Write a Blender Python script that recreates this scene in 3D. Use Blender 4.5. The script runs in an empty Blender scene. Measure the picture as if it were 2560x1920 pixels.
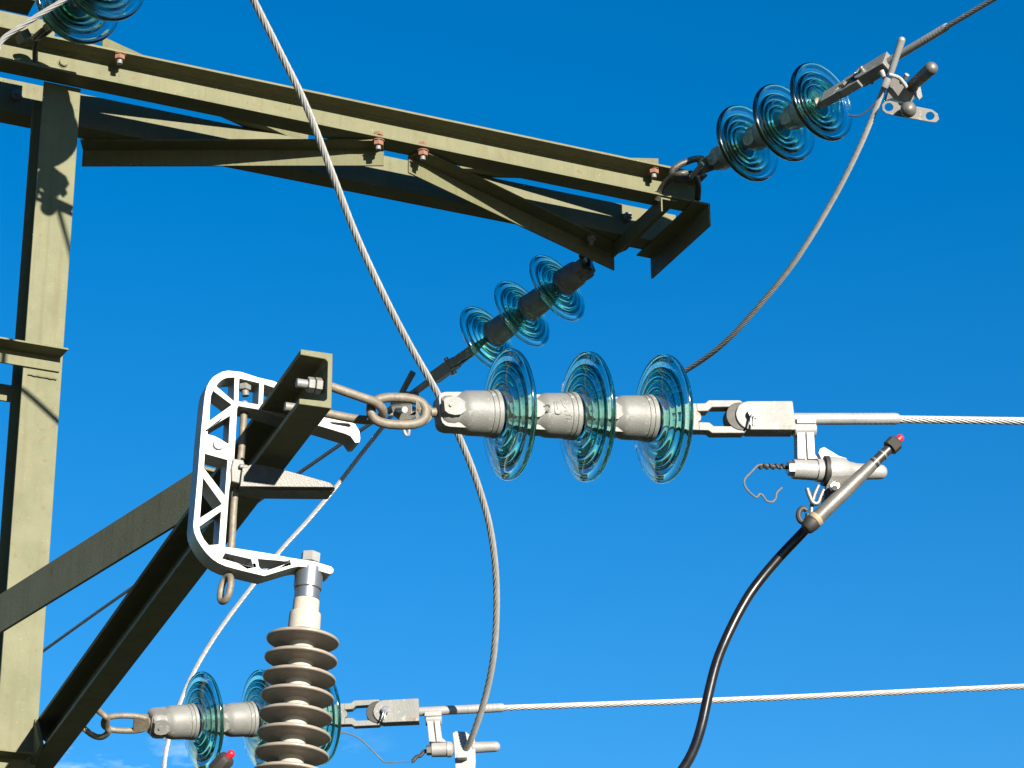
import bpy, bmesh, math, random
from math import radians, sin, cos, tan, pi, sqrt
from mathutils import Vector, Matrix
from mathutils.geometry import tessellate_polygon

random.seed(7)
SC = bpy.context.scene
COL = SC.collection
V3 = Vector

# ------------------------------------------------------------------ camera
FPX = 6858.0                      # focal length in pixels of the 2560 px wide photograph
PITCH, ROLL = radians(24), radians(0.35)
W = V3((0, cos(PITCH), sin(PITCH)))
_u0 = V3((0, -sin(PITCH), cos(PITCH))); _r0 = V3((1, 0, 0))
RT = _r0 * cos(ROLL) - _u0 * sin(ROLL)
UP = _r0 * sin(ROLL) + _u0 * cos(ROLL)
CAM = V3((0, 0, 1.6))
cd = bpy.data.cameras.new('camera'); cam = bpy.data.objects.new('camera', cd); COL.objects.link(cam)
m = Matrix((RT, UP, -W)).transposed().to_4x4(); m.translation = CAM
cam.matrix_world = m
cd.sensor_width = 36; cd.lens = FPX / 2560 * 36; cd.clip_start = 0.05; cd.clip_end = 20000
SC.camera = cam

# ------------------------------------------------------------------ light
SUN_EL, SUN_AZ = radians(13.3), radians(-62)      # azimuth counted from +X towards +Y
S2 = V3((cos(SUN_EL) * cos(SUN_AZ), cos(SUN_EL) * sin(SUN_AZ), sin(SUN_EL)))
wd = bpy.data.worlds.new('World'); SC.world = wd; wd.use_nodes = True
nt = wd.node_tree; nt.nodes.clear()
wo = nt.nodes.new('ShaderNodeOutputWorld'); bg = nt.nodes.new('ShaderNodeBackground')
sky = nt.nodes.new('ShaderNodeTexSky'); sky.sky_type = 'NISHITA'; sky.sun_disc = False
sky.sun_elevation = SUN_EL
sky.sun_rotation = math.atan2(S2.x, S2.y)
sky.air_density = 1.0; sky.dust_density = 0.0; sky.ozone_density = 3.0; sky.altitude = 300
hs = nt.nodes.new('ShaderNodeHueSaturation'); hs.inputs['Saturation'].default_value = 1.37; hs.inputs['Hue'].default_value = 0.5038
hs.inputs['Value'].default_value = 1.0
nt.links.new(sky.outputs[0], hs.inputs['Color'])
# a few faint wisps of cloud low in the sky
tc = nt.nodes.new('ShaderNodeTexCoord'); mp = nt.nodes.new('ShaderNodeMapping')
mp.inputs['Scale'].default_value = (14, 14, 42)
nz = nt.nodes.new('ShaderNodeTexNoise'); nz.inputs['Scale'].default_value = 1.0
nz.inputs['Detail'].default_value = 7; nz.inputs['Roughness'].default_value = 0.6
cr = nt.nodes.new('ShaderNodeMapRange'); cr.inputs['From Min'].default_value = 0.53; cr.inputs['From Max'].default_value = 0.72
sp = nt.nodes.new('ShaderNodeSeparateXYZ'); mr = nt.nodes.new('ShaderNodeMapRange')
mr.inputs['From Min'].default_value = 0.296; mr.inputs['From Max'].default_value = 0.276
mul = nt.nodes.new('ShaderNodeMath'); mul.operation = 'MULTIPLY'
mul2 = nt.nodes.new('ShaderNodeMath'); mul2.operation = 'MULTIPLY'; mul2.inputs[1].default_value = 0.55
mx = nt.nodes.new('ShaderNodeMix'); mx.data_type = 'RGBA'
mx.inputs['B'].default_value = (7.0, 8.6, 10.5, 1)
nt.links.new(tc.outputs['Generated'], mp.inputs['Vector']); nt.links.new(mp.outputs[0], nz.inputs['Vector'])
nt.links.new(nz.outputs['Fac'], cr.inputs['Value']); nt.links.new(tc.outputs['Generated'], sp.inputs[0])
nt.links.new(sp.outputs['Z'], mr.inputs['Value']); nt.links.new(cr.outputs[0], mul.inputs[0])
mrx = nt.nodes.new('ShaderNodeMapRange'); mrx.inputs['From Min'].default_value = -0.04; mrx.inputs['From Max'].default_value = -0.075
mm = nt.nodes.new('ShaderNodeMath'); mm.operation = 'MULTIPLY'
nt.links.new(sp.outputs['X'], mrx.inputs['Value']); nt.links.new(mr.outputs[0], mm.inputs[0]); nt.links.new(mrx.outputs[0], mm.inputs[1])
nt.links.new(mm.outputs[0], mul.inputs[1]); nt.links.new(mul.outputs[0], mul2.inputs[0])
nt.links.new(mul2.outputs[0], mx.inputs['Factor'])
nt.links.new(hs.outputs[0], mx.inputs['A']); nt.links.new(mx.outputs['Result'], bg.inputs[0])
bg.inputs[1].default_value = 0.057
nt.links.new(bg.outputs[0], wo.inputs[0])
sl = bpy.data.lights.new('sun', 'SUN'); sl.energy = 5.0; sl.angle = radians(0.53); sl.color = (1.0, 0.93, 0.80)
so = bpy.data.objects.new('sun', sl); COL.objects.link(so); so.location = (3, -6, 8)
so.rotation_euler = S2.to_track_quat('Z', 'Y').to_euler()
SC.view_settings.view_transform = 'Standard'; SC.view_settings.look = 'None'
SC.view_settings.exposure = 1.67; SC.view_settings.gamma = 1
SC.cycles.max_bounces = 16; SC.cycles.transmission_bounces = 14; SC.cycles.transparent_max_bounces = 12
SC.cycles.sample_clamp_indirect = 8; SC.cycles.blur_glossy = 0.3

# ------------------------------------------------------------------ projection helpers
def ray(x, y): return W + RT * ((x - 1280) / FPX) + UP * ((960 - y) / FPX)
def P(x, y, d): return CAM + ray(x, y) * d
def depth(p): return (p - CAM).dot(W)
def hz(x, y, z):
    v = ray(x, y); return CAM + v * ((z - CAM.z) / v.z)
def onplane(x, y, p0, n):
    v = ray(x, y); return CAM + v * ((p0 - CAM).dot(n) / v.dot(n))
def pxr(px, d): return px * d / FPX       # picture pixels at distance d to metres
Z = V3((0, 0, 1))

# ------------------------------------------------------------------ mesh builder
class MB:
    def __init__(s): s.v = []; s.f = []
    def add(s, vs, fs):
        o = len(s.v); s.v += [V3(v) for v in vs]; s.f += [tuple(i + o for i in f) for f in fs]; return s
    def box(s, c, A, B, N, a, b, n):
        A, B, N = A.normalized(), B.normalized(), N.normalized()
        vs = [c + A * (i * a / 2) + B * (j * b / 2) + N * (k * n / 2) for i in (-1, 1) for j in (-1, 1) for k in (-1, 1)]
        return s.add(vs, [(0, 1, 3, 2), (4, 6, 7, 5), (0, 4, 5, 1), (2, 3, 7, 6), (0, 2, 6, 4), (1, 5, 7, 3)])
    def prism(s, sec, o, A, B, D, skew0=None):
        """section points (a,b) in the axes A,B swept from o by the vector D"""
        n = len(sec)
        vs = [o + A * a + B * b for a, b in sec] + [o + A * a + B * b + D for a, b in sec]
        tris = tessellate_polygon([[V3((a, b, 0)) for a, b in sec]])
        fs = [tuple(t) for t in tris] + [tuple(i + n for i in t) for t in tris]
        fs += [(i, (i + 1) % n, (i + 1) % n + n, i + n) for i in range(n)]
        return s.add(vs, fs)
    def plate(s, outer, holes, D):
        """outline of 3-D points with holes, swept by D"""
        loops = [outer] + list(holes)
        n0 = D.normalized(); t = n0.orthogonal().normalized(); b = n0.cross(t)
        flat = [p for l in loops for p in l]
        tris = tessellate_polygon([[V3((p.dot(t), p.dot(b), 0)) for p in l] for l in loops])
        n = len(flat)
        vs = flat + [p + D for p in flat]
        fs = [tuple(x) for x in tris] + [tuple(i + n for i in x) for x in tris]
        o = 0
        for l in loops:
            k = len(l)
            fs += [(o + i, o + (i + 1) % k, o + (i + 1) % k + n, o + i + n) for i in range(k)]
            o += k
        return s.add(vs, fs)
    def lathe(s, prof, o, axis, seg=32, ref=None, closed=False):
        """profile of (t, r); ends closed with caps unless the profile is a closed ring"""
        ax = axis.normalized(); e1 = (ref or ax.orthogonal()); e1 = (e1 - ax * e1.dot(ax)).normalized(); e2 = ax.cross(e1)
        base = len(s.v)
        for t, r in prof:
            for i in range(seg):
                a = 2 * pi * i / seg
                s.v.append(o + ax * t + (e1 * cos(a) + e2 * sin(a)) * r)
        k = len(prof)
        for j in range(k if closed else k - 1):
            j2 = (j + 1) % k
            for i in range(seg):
                i2 = (i + 1) % seg
                s.f.append((base + j * seg + i, base + j * seg + i2, base + j2 * seg + i2, base + j2 * seg + i))
        if not closed:
            s.f.append(tuple(base + i for i in range(seg)))
            s.f.append(tuple(base + (k - 1) * seg + i for i in range(seg)))
        return s
    def rod(s, a, b, r0, r1=None, seg=20, dome=False):
        r1 = r0 if r1 is None else r1
        L = (b - a).length
        pr = [(0, r0), (L, r1)]
        if dome:
            pr = [(0, r0), (L - r1, r1)] + [(L - r1 + r1 * sin(q * pi / 12), r1 * cos(q * pi / 12)) for q in range(1, 6)]
        return s.lathe(pr, a, b - a, seg)
    def tube(s, pts, r, seg=12, closed=False, lobes=0, lay=0.2, groove=0.26):
        n = len(pts)
        rr = r if isinstance(r, (list, tuple)) else [r] * n
        def tg(i):
            a = pts[(i - 1) % n] if (closed or i > 0) else pts[0]
            b = pts[(i + 1) % n] if (closed or i < n - 1) else pts[-1]
            return (b - a).normalized()
        t = tg(0); e = t.orthogonal().normalized(); base = len(s.v)
        if lobes: seg = lobes * 4
        dist = 0
        for i in range(n):
            t2 = tg(i)
            q = t.rotation_difference(t2); e = q @ e; t = t2
            e = (e - t * e.dot(t)).normalized(); f = t.cross(e)
            if i: dist += (pts[i] - pts[i - 1]).length
            tw = 2 * pi * dist / lay if lobes else 0
            for k in range(seg):
                a = 2 * pi * k / seg
                ra = rr[i]
                if lobes: ra = rr[i] * (1 - groove * (1, 0.22, 0, 0.22)[k % 4])
                s.v.append(pts[i] + (e * cos(a + tw) + f * sin(a + tw)) * ra)
        for i in range(n if closed else n - 1):
            for k in range(seg):
                k2 = (k + 1) % seg; i2 = (i + 1) % n
                s.f.append((base + i * seg + k, base + i * seg + k2, base + i2 * seg + k2, base + i2 * seg + k))
        if not closed:
            s.f.append(tuple(base + k for k in range(seg)))
            s.f.append(tuple(base + (n - 1) * seg + k for k in range(seg)))
        return s
    def hexn(s, c, axis, r, h, ref=None):
        ax = axis.normalized()
        s.lathe([(-h / 2, r * .93), (-h / 2 + .0012, r), (h / 2 - .0012, r), (h / 2, r * .93)], c, ax, 6, ref); return s
    def build(s, name, mat, parent=None, smooth=35, bevel=0, local=False):
        off = V3((0, 0, 0)) if (local or parent is None) else root_of(parent)
        me = bpy.data.meshes.new(name)
        me.from_pydata([tuple(v - off) for v in s.v], [], s.f); me.update()
        bm = bmesh.new(); bm.from_mesh(me)
        bmesh.ops.recalc_face_normals(bm, faces=bm.faces[:])
        bm.to_mesh(me); bm.free()
        if smooth:
            me.shade_smooth(); me.set_sharp_from_angle(angle=radians(smooth))
        me.materials.append(mat)
        o = bpy.data.objects.new(name, me); COL.objects.link(o)
        if parent: o.parent = parent
        if bevel:
            b = o.modifiers.new('bevel', 'BEVEL'); b.width = bevel; b.segments = 2; b.limit_method = 'ANGLE'; b.angle_limit = radians(40)
        return o

def root_of(o):
    l = V3((0, 0, 0))
    while o: l += o.location; o = o.parent
    return l
def empty(name, loc, label, cat, group=None):
    o = bpy.data.objects.new(name, None); COL.objects.link(o); o.location = loc; o.empty_display_size = 0.05
    o['label'] = label; o['category'] = cat
    if group: o['group'] = group
    return o
def spline(pts, step=0.01):
    """Catmull-Rom through 3-D points, resampled evenly"""
    p = [pts[0] * 2 - pts[1]] + list(pts) + [pts[-1] * 2 - pts[-2]]
    dense = []
    for i in range(1, len(p) - 2):
        a, b, c, d = p[i - 1], p[i], p[i + 1], p[i + 2]
        for k in range(40):
            t = k / 40
            dense.append(0.5 * ((2 * b) + (c - a) * t + (2 * a - 5 * b + 4 * c - d) * t * t + (3 * b - a - 3 * c + d) * t ** 3))
    dense.append(pts[-1])
    out = [dense[0]]; acc = 0
    for a, b in zip(dense, dense[1:]):
        L = (b - a).length
        if L == 0: continue
        while acc + L >= step:
            f = (step - acc) / L; a = a.lerp(b, f); out.append(a); L = (b - a).length; acc = 0
            if L == 0: break
        acc += L
    return out

# ------------------------------------------------------------------ materials
def streaks(m):
    t = m.node_tree; b = t.nodes['Principled BSDF']; src = b.inputs['Base Color'].links[0].from_socket
    tcn = t.nodes.new('ShaderNodeTexCoord'); mpn = t.nodes.new('ShaderNodeMapping'); mpn.inputs['Scale'].default_value = (55, 55, 2.2)
    n = t.nodes.new('ShaderNodeTexNoise'); n.inputs['Scale'].default_value = 1; n.inputs['Detail'].default_value = 6
    r = t.nodes.new('ShaderNodeMapRange'); r.inputs['From Min'].default_value = 0.5; r.inputs['From Max'].default_value = 0.8; r.inputs['To Max'].default_value = 0.5
    x = t.nodes.new('ShaderNodeMix'); x.data_type = 'RGBA'; x.inputs['B'].default_value = (0.075, 0.06, 0.03, 1)
    t.links.new(tcn.outputs['Object'], mpn.inputs[0]); t.links.new(mpn.outputs[0], n.inputs['Vector']); t.links.new(n.outputs['Fac'], r.inputs['Value'])
    t.links.new(src, x.inputs['A']); t.links.new(r.outputs[0], x.inputs['Factor']); t.links.new(x.outputs['Result'], b.inputs['Base Color'])
def mat(name, base, rough=0.5, metal=0.0, var=None, vscale=20, bump=0.0, bscale=200, spots=None, sscale=60, sth=0.7, spec=0.5, coat=0.0, object_space=True):
    m = bpy.data.materials.new(name); m.use_nodes = True
    t = m.node_tree; b = t.nodes['Principled BSDF']
    b.inputs['Roughness'].default_value = rough; b.inputs['Metallic'].default_value = metal
    b.inputs['Specular IOR Level'].default_value = spec
    if coat: b.inputs['Coat Weight'].default_value = coat; b.inputs['Coat Roughness'].default_value = 0.15
    tcn = t.nodes.new('ShaderNodeTexCoord')
    c = t.nodes.new('ShaderNodeRGB'); c.outputs[0].default_value = (*base, 1); last = c.outputs[0]
    if var:
        n = t.nodes.new('ShaderNodeTexNoise'); n.inputs['Scale'].default_value = vscale; n.inputs['Detail'].default_value = 8
        n.inputs['Roughness'].default_value = 0.65
        t.links.new(tcn.outputs['Object'], n.inputs['Vector'])
        r = t.nodes.new('ShaderNodeMapRange'); r.inputs['From Min'].default_value = 0.35; r.inputs['From Max'].default_value = 0.68
        t.links.new(n.outputs['Fac'], r.inputs['Value'])
        x = t.nodes.new('ShaderNodeMix'); x.data_type = 'RGBA'; x.inputs['B'].default_value = (*var, 1)
        t.links.new(last, x.inputs['A']); t.links.new(r.outputs[0], x.inputs['Factor']); last = x.outputs['Result']
        rr = t.nodes.new('ShaderNodeMapRange'); rr.inputs['To Min'].default_value = max(0.02, rough - .08); rr.inputs['To Max'].default_value = min(1, rough + .15)
        t.links.new(n.outputs['Fac'], rr.inputs['Value']); t.links.new(rr.outputs[0], b.inputs['Roughness'])
    for sc_, th, colr in (spots or []):
        n = t.nodes.new('ShaderNodeTexNoise'); n.inputs['Scale'].default_value = sc_; n.inputs['Detail'].default_value = 4
        t.links.new(tcn.outputs['Object'], n.inputs['Vector'])
        r = t.nodes.new('ShaderNodeMapRange'); r.inputs['From Min'].default_value = th; r.inputs['From Max'].default_value = th + 0.06
        t.links.new(n.outputs['Fac'], r.inputs['Value'])
        x = t.nodes.new('ShaderNodeMix'); x.data_type = 'RGBA'; x.inputs['B'].default_value = (*colr, 1)
        t.links.new(last, x.inputs['A']); t.links.new(r.outputs[0], x.inputs['Factor']); last = x.outputs['Result']
    t.links.new(last, b.inputs['Base Color'])
    if bump:
        n = t.nodes.new('ShaderNodeTexNoise'); n.inputs['Scale'].default_value = bscale; n.inputs['Detail'].default_value = 5
        t.links.new(tcn.outputs['Object'], n.inputs['Vector'])
        bp = t.nodes.new('ShaderNodeBump'); bp.inputs['Strength'].default_value = bump; bp.inputs['Distance'].default_value = 0.002
        t.links.new(n.outputs['Fac'], bp.inputs['Height']); t.links.new(bp.outputs[0], b.inputs['Normal'])
    return m
PAINT = mat('olive_paint', (0.1085, 0.1065, 0.0605), 0.55, 0, (0.092, 0.092, 0.053), 9, 0.25, 160,
            [(30, 0.65, (0.098, 0.078, 0.040)), (120, 0.68, (0.156, 0.1435, 0.08737)), (75, 0.70, (0.04369, 0.03745, 0.01872))], spec=0.15)
streaks(PAINT)
GALV = mat('galvanised_steel', (0.142, 0.142, 0.135), 0.5, 0.0, (0.100, 0.100, 0.095), 14, 0.3, 260, [(60, 0.62, (0.185, 0.185, 0.175)), (26, 0.68, (0.10, 0.075, 0.05))])
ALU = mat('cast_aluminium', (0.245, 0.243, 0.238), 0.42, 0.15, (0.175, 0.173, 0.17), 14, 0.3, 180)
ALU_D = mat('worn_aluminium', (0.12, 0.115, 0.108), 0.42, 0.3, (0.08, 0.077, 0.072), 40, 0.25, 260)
ALUP = mat('machined_aluminium', (0.3121, 0.3121, 0.3058), 0.27, 0.85, (0.2496, 0.2496, 0.2496), 30)
LINK = mat('weathered_link_steel', (0.1435, 0.1248, 0.09677), 0.55, 0.1, (0.08737, 0.07177, 0.05305), 60, 0.4, 350)
RUST = mat('rusty_steel', (0.1248, 0.04681, 0.02496), 0.8, 0, (0.1685, 0.08737, 0.05617), 70, 0.5, 300)
CABLE = mat('aluminium_strand', (0.29, 0.285, 0.28), 0.38, 0.3, (0.21, 0.208, 0.20), 50)
BLACK = mat('black_cable_sheath', (0.0045, 0.004, 0.0045), 0.28, 0, (0.007, 0.0065, 0.0065), 30, 0.1, 90, spec=0.35)
RUBBER = mat('dark_rubber', (0.01747, 0.01498, 0.01248), 0.6, 0, (0.01123, 0.009362, 0.008113), 60)
RED = mat('red_plastic', (0.3433, 0.003745, 0.01248), 0.45, 0)
BEIGE = mat('beige_tape', (0.2372, 0.1747, 0.1123), 0.6, 0)
SHED = mat('brown_grey_insulator', (0.210, 0.180, 0.150), 0.34, 0, (0.165, 0.14, 0.116), 16, 0.1, 120)
CEMENT = mat('cement_neck', (0.2996, 0.2684, 0.2247), 0.8, 0, (0.2372, 0.2122, 0.181), 60, 0.3, 300)
STRIPE = mat('printed_black_sleeve', (0.01872, 0.01747, 0.01623), 0.4, 0)
GRASS = mat('meadow', (0.028, 0.04, 0.014), 0.9, 0, (0.045, 0.045, 0.02), 0.15)
DARK = mat('dark_steel', (0.030, 0.027, 0.024), 0.42, 0.2, (0.06, 0.055, 0.048), 60, 0.3, 300)  # dark tone for some links; on the jaw web it holds painted shade
def glass():
    m = bpy.data.materials.new('toughened_glass'); m.use_nodes = True; t = m.node_tree; t.nodes.clear()
    o = t.nodes.new('ShaderNodeOutputMaterial'); g = t.nodes.new('ShaderNodeBsdfPrincipled')
    g.inputs['IOR'].default_value = 1.5; g.inputs['Roughness'].default_value = 0.01; g.inputs['Base Color'].default_value = (0.97, 1, 1, 1)
    g.inputs['Transmission Weight'].default_value = 1; g.inputs['Coat Weight'].default_value = 0.35; g.inputs['Coat Roughness'].default_value = 0.13
    v = t.nodes.new('ShaderNodeVolumeAbsorption'); v.inputs['Color'].default_value = (0.02, 0.73, 0.68, 1); v.inputs['Density'].default_value = 54
    t.links.new(g.outputs[0], o.inputs['Surface']); t.links.new(v.outputs[0], o.inputs['Volume'])
    return m
GLASS = glass()

# ------------------------------------------------------------------ ground
g = MB().add([(-4000, -4000, 0), (4000, -4000, 0), (4000, 4000, 0), (-4000, 4000, 0)], [(0, 1, 2, 3)]).build('ground', GRASS, smooth=0)
g['kind'] = 'structure'; g['label'] = 'meadow under the power pole'

# ------------------------------------------------------------------ PYLON
E0 = P(1745, 537, 9.6); z0 = E0.z                       # bottom corner of the front beam at its free end
L0 = hz(202, 221, z0)
U = (E0 - L0).normalized(); V = V3((-U.y, U.x, 0))      # along the crossarm, away from the camera
pyl = empty('steel_pylon', (L0.x, L0.y, 0), 'olive-green painted steel pole structure with ladder-like crossarm and cantilever arm', 'power pylon')
H, Wf, t1 = 0.122, 0.080, 0.008
def csec(h, w, tw, tf, sgn):      # channel section: web on the line a=0, flanges towards sgn
    s_ = [(0, 0), (0, h), (w, h), (w, h - tf), (tw + .006, h - tf - .002), (tw, h - tf - .008), (tw, tf + .008), (tw + .006, tf + .002), (w, tf), (w, 0)]
    return [(a * sgn, b) for a, b in s_]
LEFT = U * -1.9
MB().prism(csec(H, Wf, .007, .008, -1), L0 + LEFT, V, Z, E0 - L0 - LEFT).build('crossarm_beam', PAINT, pyl, bevel=.0012)
G = 0.24
fe = onplane(1690, 560, E0 + V * G, V)
MB().prism(csec(H, Wf, .007, .008, 1), L0 + LEFT + V * G, V, Z, U * ((fe - L0).dot(U)) - LEFT).build('crossarm_beam', PAINT, pyl, bevel=.0012)

def angle(name, a, b, hv, wv, toward, t=.007, mt=PAINT, down=True, par=None):
    """L section from a to b: vertical leg (height hv, hanging down or standing) and horizontal leg wv wide towards `toward`, on the line a-b"""
    d = (b - a); n = V3((-d.y, d.x, 0)).normalized()
    if n.dot(toward) < 0: n = -n
    if down: sec = [(0, 0), (wv, 0), (wv, -t), (t, -t), (t, -hv), (0, -hv)]
    else: sec = [(0, 0), (wv, 0), (wv, t), (t, t), (t, hv), (0, hv)]
    return MB().prism(sec, a, n, Z, d).build(name, mt, par or pyl, bevel=.001)
leg = .066
zb = z0 - leg - .0015
def under(p): return p + Z * leg
A1 = hz(205, 417, zb); A2 = hz(959, 416, zb)
angle('brace', under(A1), under(A2), leg, .07, -V)
B1 = hz(1019, 433, zb); B2 = hz(1533, 677, zb)
angle('brace', under(B1), under(B2), leg, .07, -V)
zt = z0 + H + .0015
T1 = hz(256, 129, zt); T2 = hz(770, 363, zt)
angle('brace', T1, T2, .056, .060, V, down=False)
T3 = hz(1647, 431, zt); T4 = hz(1150, 421, zt)
angle('brace', T4, T3, .056, .064, V, down=False)
# struts across the free end
s1 = onplane(1750, 540, E0, V); so_ = E0 - U * .002 - Z * .0015
MB().prism([(0, 0), (-.062, 0), (-.062, -.007), (-.007, -.007), (-.007, -.088), (0, -.088)], so_ + V * -.095, U, Z, V * .452).build('strut', PAINT, pyl, bevel=.001)
q = onplane(1640, 520, E0, V); q = V3((q.x, q.y, z0)) - Z * .0015
MB().prism([(-.016, 0), (.048, 0), (.048, -.006), (-.010, -.006), (-.010, -.055), (-.016, -.055)], q + V * -.07, U, Z, V * .40).build('strut', PAINT, pyl, bevel=.001)
for du, vv in ((-.28, .285), (-.16, .285)):                          # dark nuts below the rear beam
    c = E0 + U * du + V * vv
    MB().hexn(c - Z * .016, Z, .017, .018).rod(c + Z * .02, c - Z * .04, .009).build('bolt', GALV, pyl)
# posts
PW, PD = 0.12, 0.145
def post(right):                                                     # channel open to the left, its right front corner at `right`
    o = V3((right.x, right.y, 0))
    sec = [(0, 0), (0, PD), (-PW, PD), (-PW, PD - .009), (-.008, PD - .009), (-.008, .009), (-PW, .009), (-PW, 0)]
    MB().prism(sec, o, U, V, Z * (z0 - .002)).build('post', PAINT, pyl, bevel=.0015)
post(L0 + U * .0 + V * -.002)
post(L0 - U * 1.5 + V * -.002)
# rails between the posts
def rail(px_r, y_corner, vleg, hleg, vo=-.0035, left=1.75):
    p = onplane(px_r, y_corner, L0 + V * vo, V)
    a = p - U * left
    d = p - a
    sec = [(0, 0), (-hleg, 0), (-hleg, -.006), (-.007, -.006), (-.007, -vleg), (0, -vleg)]
    mb = MB()
    n = len(sec)
    vs = [a + V * s_[0] + Z * s_[1] for s_ in sec] + [p + V * s_[0] + Z * s_[1] + U * (-.0 if s_[0] > -.02 else .006) for s_ in sec]
    tr = tessellate_polygon([[V3((x, y, 0)) for x, y in sec]])
    mb.add(vs, [tuple(t) for t in tr] + [tuple(i + n for i in t) for t in tr] + [(i, (i + 1) % n, (i + 1) % n + n, i + n) for i in range(n)])
    o = mb.build('rail', PAINT, pyl, bevel=.001)
    return p
rp = rail(150, 893, .052, .075)
rail(62, 1896, .05, .07)
wp = [onplane(70 + k * 8, 936 + k * 1.4 + random.uniform(-1.2, 1.2), L0 + V * -.007, V) for k in range(10)]
MB().tube(wp, [.0026 + random.uniform(-.0006, .0008) for _ in wp], 8).build('weld_bead', PAINT, pyl)
p = onplane(45, 965, L0 + V * (PD + .004), V); MB().box(p - U * .8 - Z * .03, U, Z, V, 1.7, .055, .008).build('rail', PAINT, pyl, bevel=.001)
# upper brace and slab running out of the picture at the left, on top of the front beam
za = zt + .0005
ub = hz(136, 93, za)
angle('brace', ub, ub - U * 1.1, .055, .05, V, down=False)
p = onplane(78, 37, L0 + V * .03, V)
MB().box(p - U * .6 + Z * .05, U, Z, V, 1.2, .05, .10).build('top_plate', PAINT, pyl, bevel=.001)
# bolts
def vbolt(x, y, z, side=1, nut=RUST, shaft=GALV, r=.0165, name='bolt', head=0):
    """vertical bolt through a flange at height z; nut below"""
    c = hz(x, y, z)
    b = bpy.data.objects.new(name, None)
    mb = MB().hexn(c - Z * .0105, Z, r * 1.08, .018, U + V * .3)
    mb.lathe([(0, r * 1.25), (.003, r * 1.25)], c - Z * .0032, Z, 24)
    o = mb.build(name, nut, pyl)
    s_ = MB().rod(c - Z * .034, c - Z * .0198, r * .56, dome=False).build('bolt_shank', shaft, None)
    s_.parent = o; s_.data.transform(Matrix.Translation(-root_of(o)))
    if head: 
        h_ = MB().hexn(c + Z * (head + .006), Z, r, .012).build('bolt_head', nut, None)
        h_.parent = o; h_.data.transform(Matrix.Translation(-root_of(o)))
    return o
vbolt(300, 137, z0 + H - .008)
vbolt(1634, 423, z0 + H - .008)
vbolt(946, 352, z0 - .0095, head=.0175)
vbolt(1057, 378, z0 - .0095, head=.0175)
c = onplane(158, 158, L0 + V * -.0075, V)
MB().lathe([(0, .018), (.002, .018), (.0025, .0145), (.010, .0145), (.012, .012)], c, -V, 24).build('bolt', PAINT, pyl)
c = onplane(40, 240, L0 + V * (G - .006), V)
MB().hexn(c - V * .008, V, .018, .016).rod(c, c - V * .03, .009).build('bolt', GALV, pyl)
c = onplane(1565, 545, L0 + V * (G - .001), V)
MB().hexn(c - V * .008, V, .018, .016).rod(c, c - V * .03, .009).build('bolt', GALV, pyl)
# lower cantilever arm, a channel open to the left
CH = .1225; CW = .069
C0 = P(829, 1021, 5.6)
dch = (hz(135, 1920, C0.z) - C0).normalized(); nch = V3((dch.y, -dch.x, 0))      # nch points right (along +U)
if nch.dot(U) < 0: nch = -nch
Lch = (hz(135, 1920, C0.z) - C0).length + .10
MB().prism([(a, b) for a, b in csec(CH, CW, .010, .012, -1)], C0, nch, Z, dch * Lch).build('cantilever_arm', PAINT, pyl, bevel=.0015)
# bracket plate where it meets the post
gp = C0 + dch * (Lch - .42) + nch * -(CW + .004)
MB().plate([gp + dch * .10, gp + dch * .22 + Z * CH * .9, gp + dch * .62 + Z * (CH + .05), gp + dch * .62 - Z * .12, gp + dch * .25 - Z * .03], [], nch * -.012).build('gusset_plate', PAINT, pyl, bevel=.001)
# olive diagonal brace in front of the post
a = P(505, 1164, 6.50); b_ = hz(-160, 1587, a.z)
o = angle('diagonal_brace', a, b_, .112, .06, V3((-.3, 1, 0)), t=.008)
# nut, bolt of the U-bolt inside the channel
cN = C0 + dch * .035 + Z * .062 - nch * .010
mb = MB().hexn(cN - nch * .010, nch, .0175, .014).hexn(cN - nch * .026, nch, .0165, .014)
mb.rod(cN, cN - nch * .056, .0095).build('bolt', GALV, pyl)
cN2 = C0 + dch * .16 + Z * .062 - nch * .010
MB().hexn(cN2 - nch * .010, nch, .0165, .016).rod(cN2, cN2 - nch * .045, .0095).build('bolt', GALV, pyl)

# ------------------------------------------------------------------ glass insulator strings
SP, RR, RX = 0.18, 0.140, 0.160
def cap_mb():
    m = MB()
    m.lathe([(0, .020), (.0015, .031), (.010, .036), (.026, .037), (.034, .0345), (.040, .036), (.050, .044), (.062, .0478), (.095, .0487),
             (.1075, .0487), (.1085, .0505), (.1125, .0505), (.1135, .0492), (.1185, .0492), (.1195, .0515), (.128, .0520), (.1300, .050), (.1305, .03)], V3(), V3((1, 0, 0)), 48)
    o_ = [(-.003, .024), (-.001, .031), (.005, .0365), (.014, .039), (.030, .0395), (.040, .0400), (.050, .0400)]
    m.plate([V3((x, -.019, z)) for x, z in o_] + [V3((x, -.019, -z)) for x, z in reversed(o_)], [], V3((0, .038, 0)))
    o_ = [(-.001, .012), (.006, .018), (.020, .021), (.034, .019), (.046, .010), (.050, 0), (.046, -.010), (.034, -.019), (.020, -.021), (.006, -.018), (-.001, -.012)]
    m.plate([V3((x, -.040, z)) for x, z in o_], [], V3((0, .02, 0)))
    m.rod(V3((.012, -.044, 0)), V3((.012, .044, 0)), .0035, seg=10)                    # split pin
    return m
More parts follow.
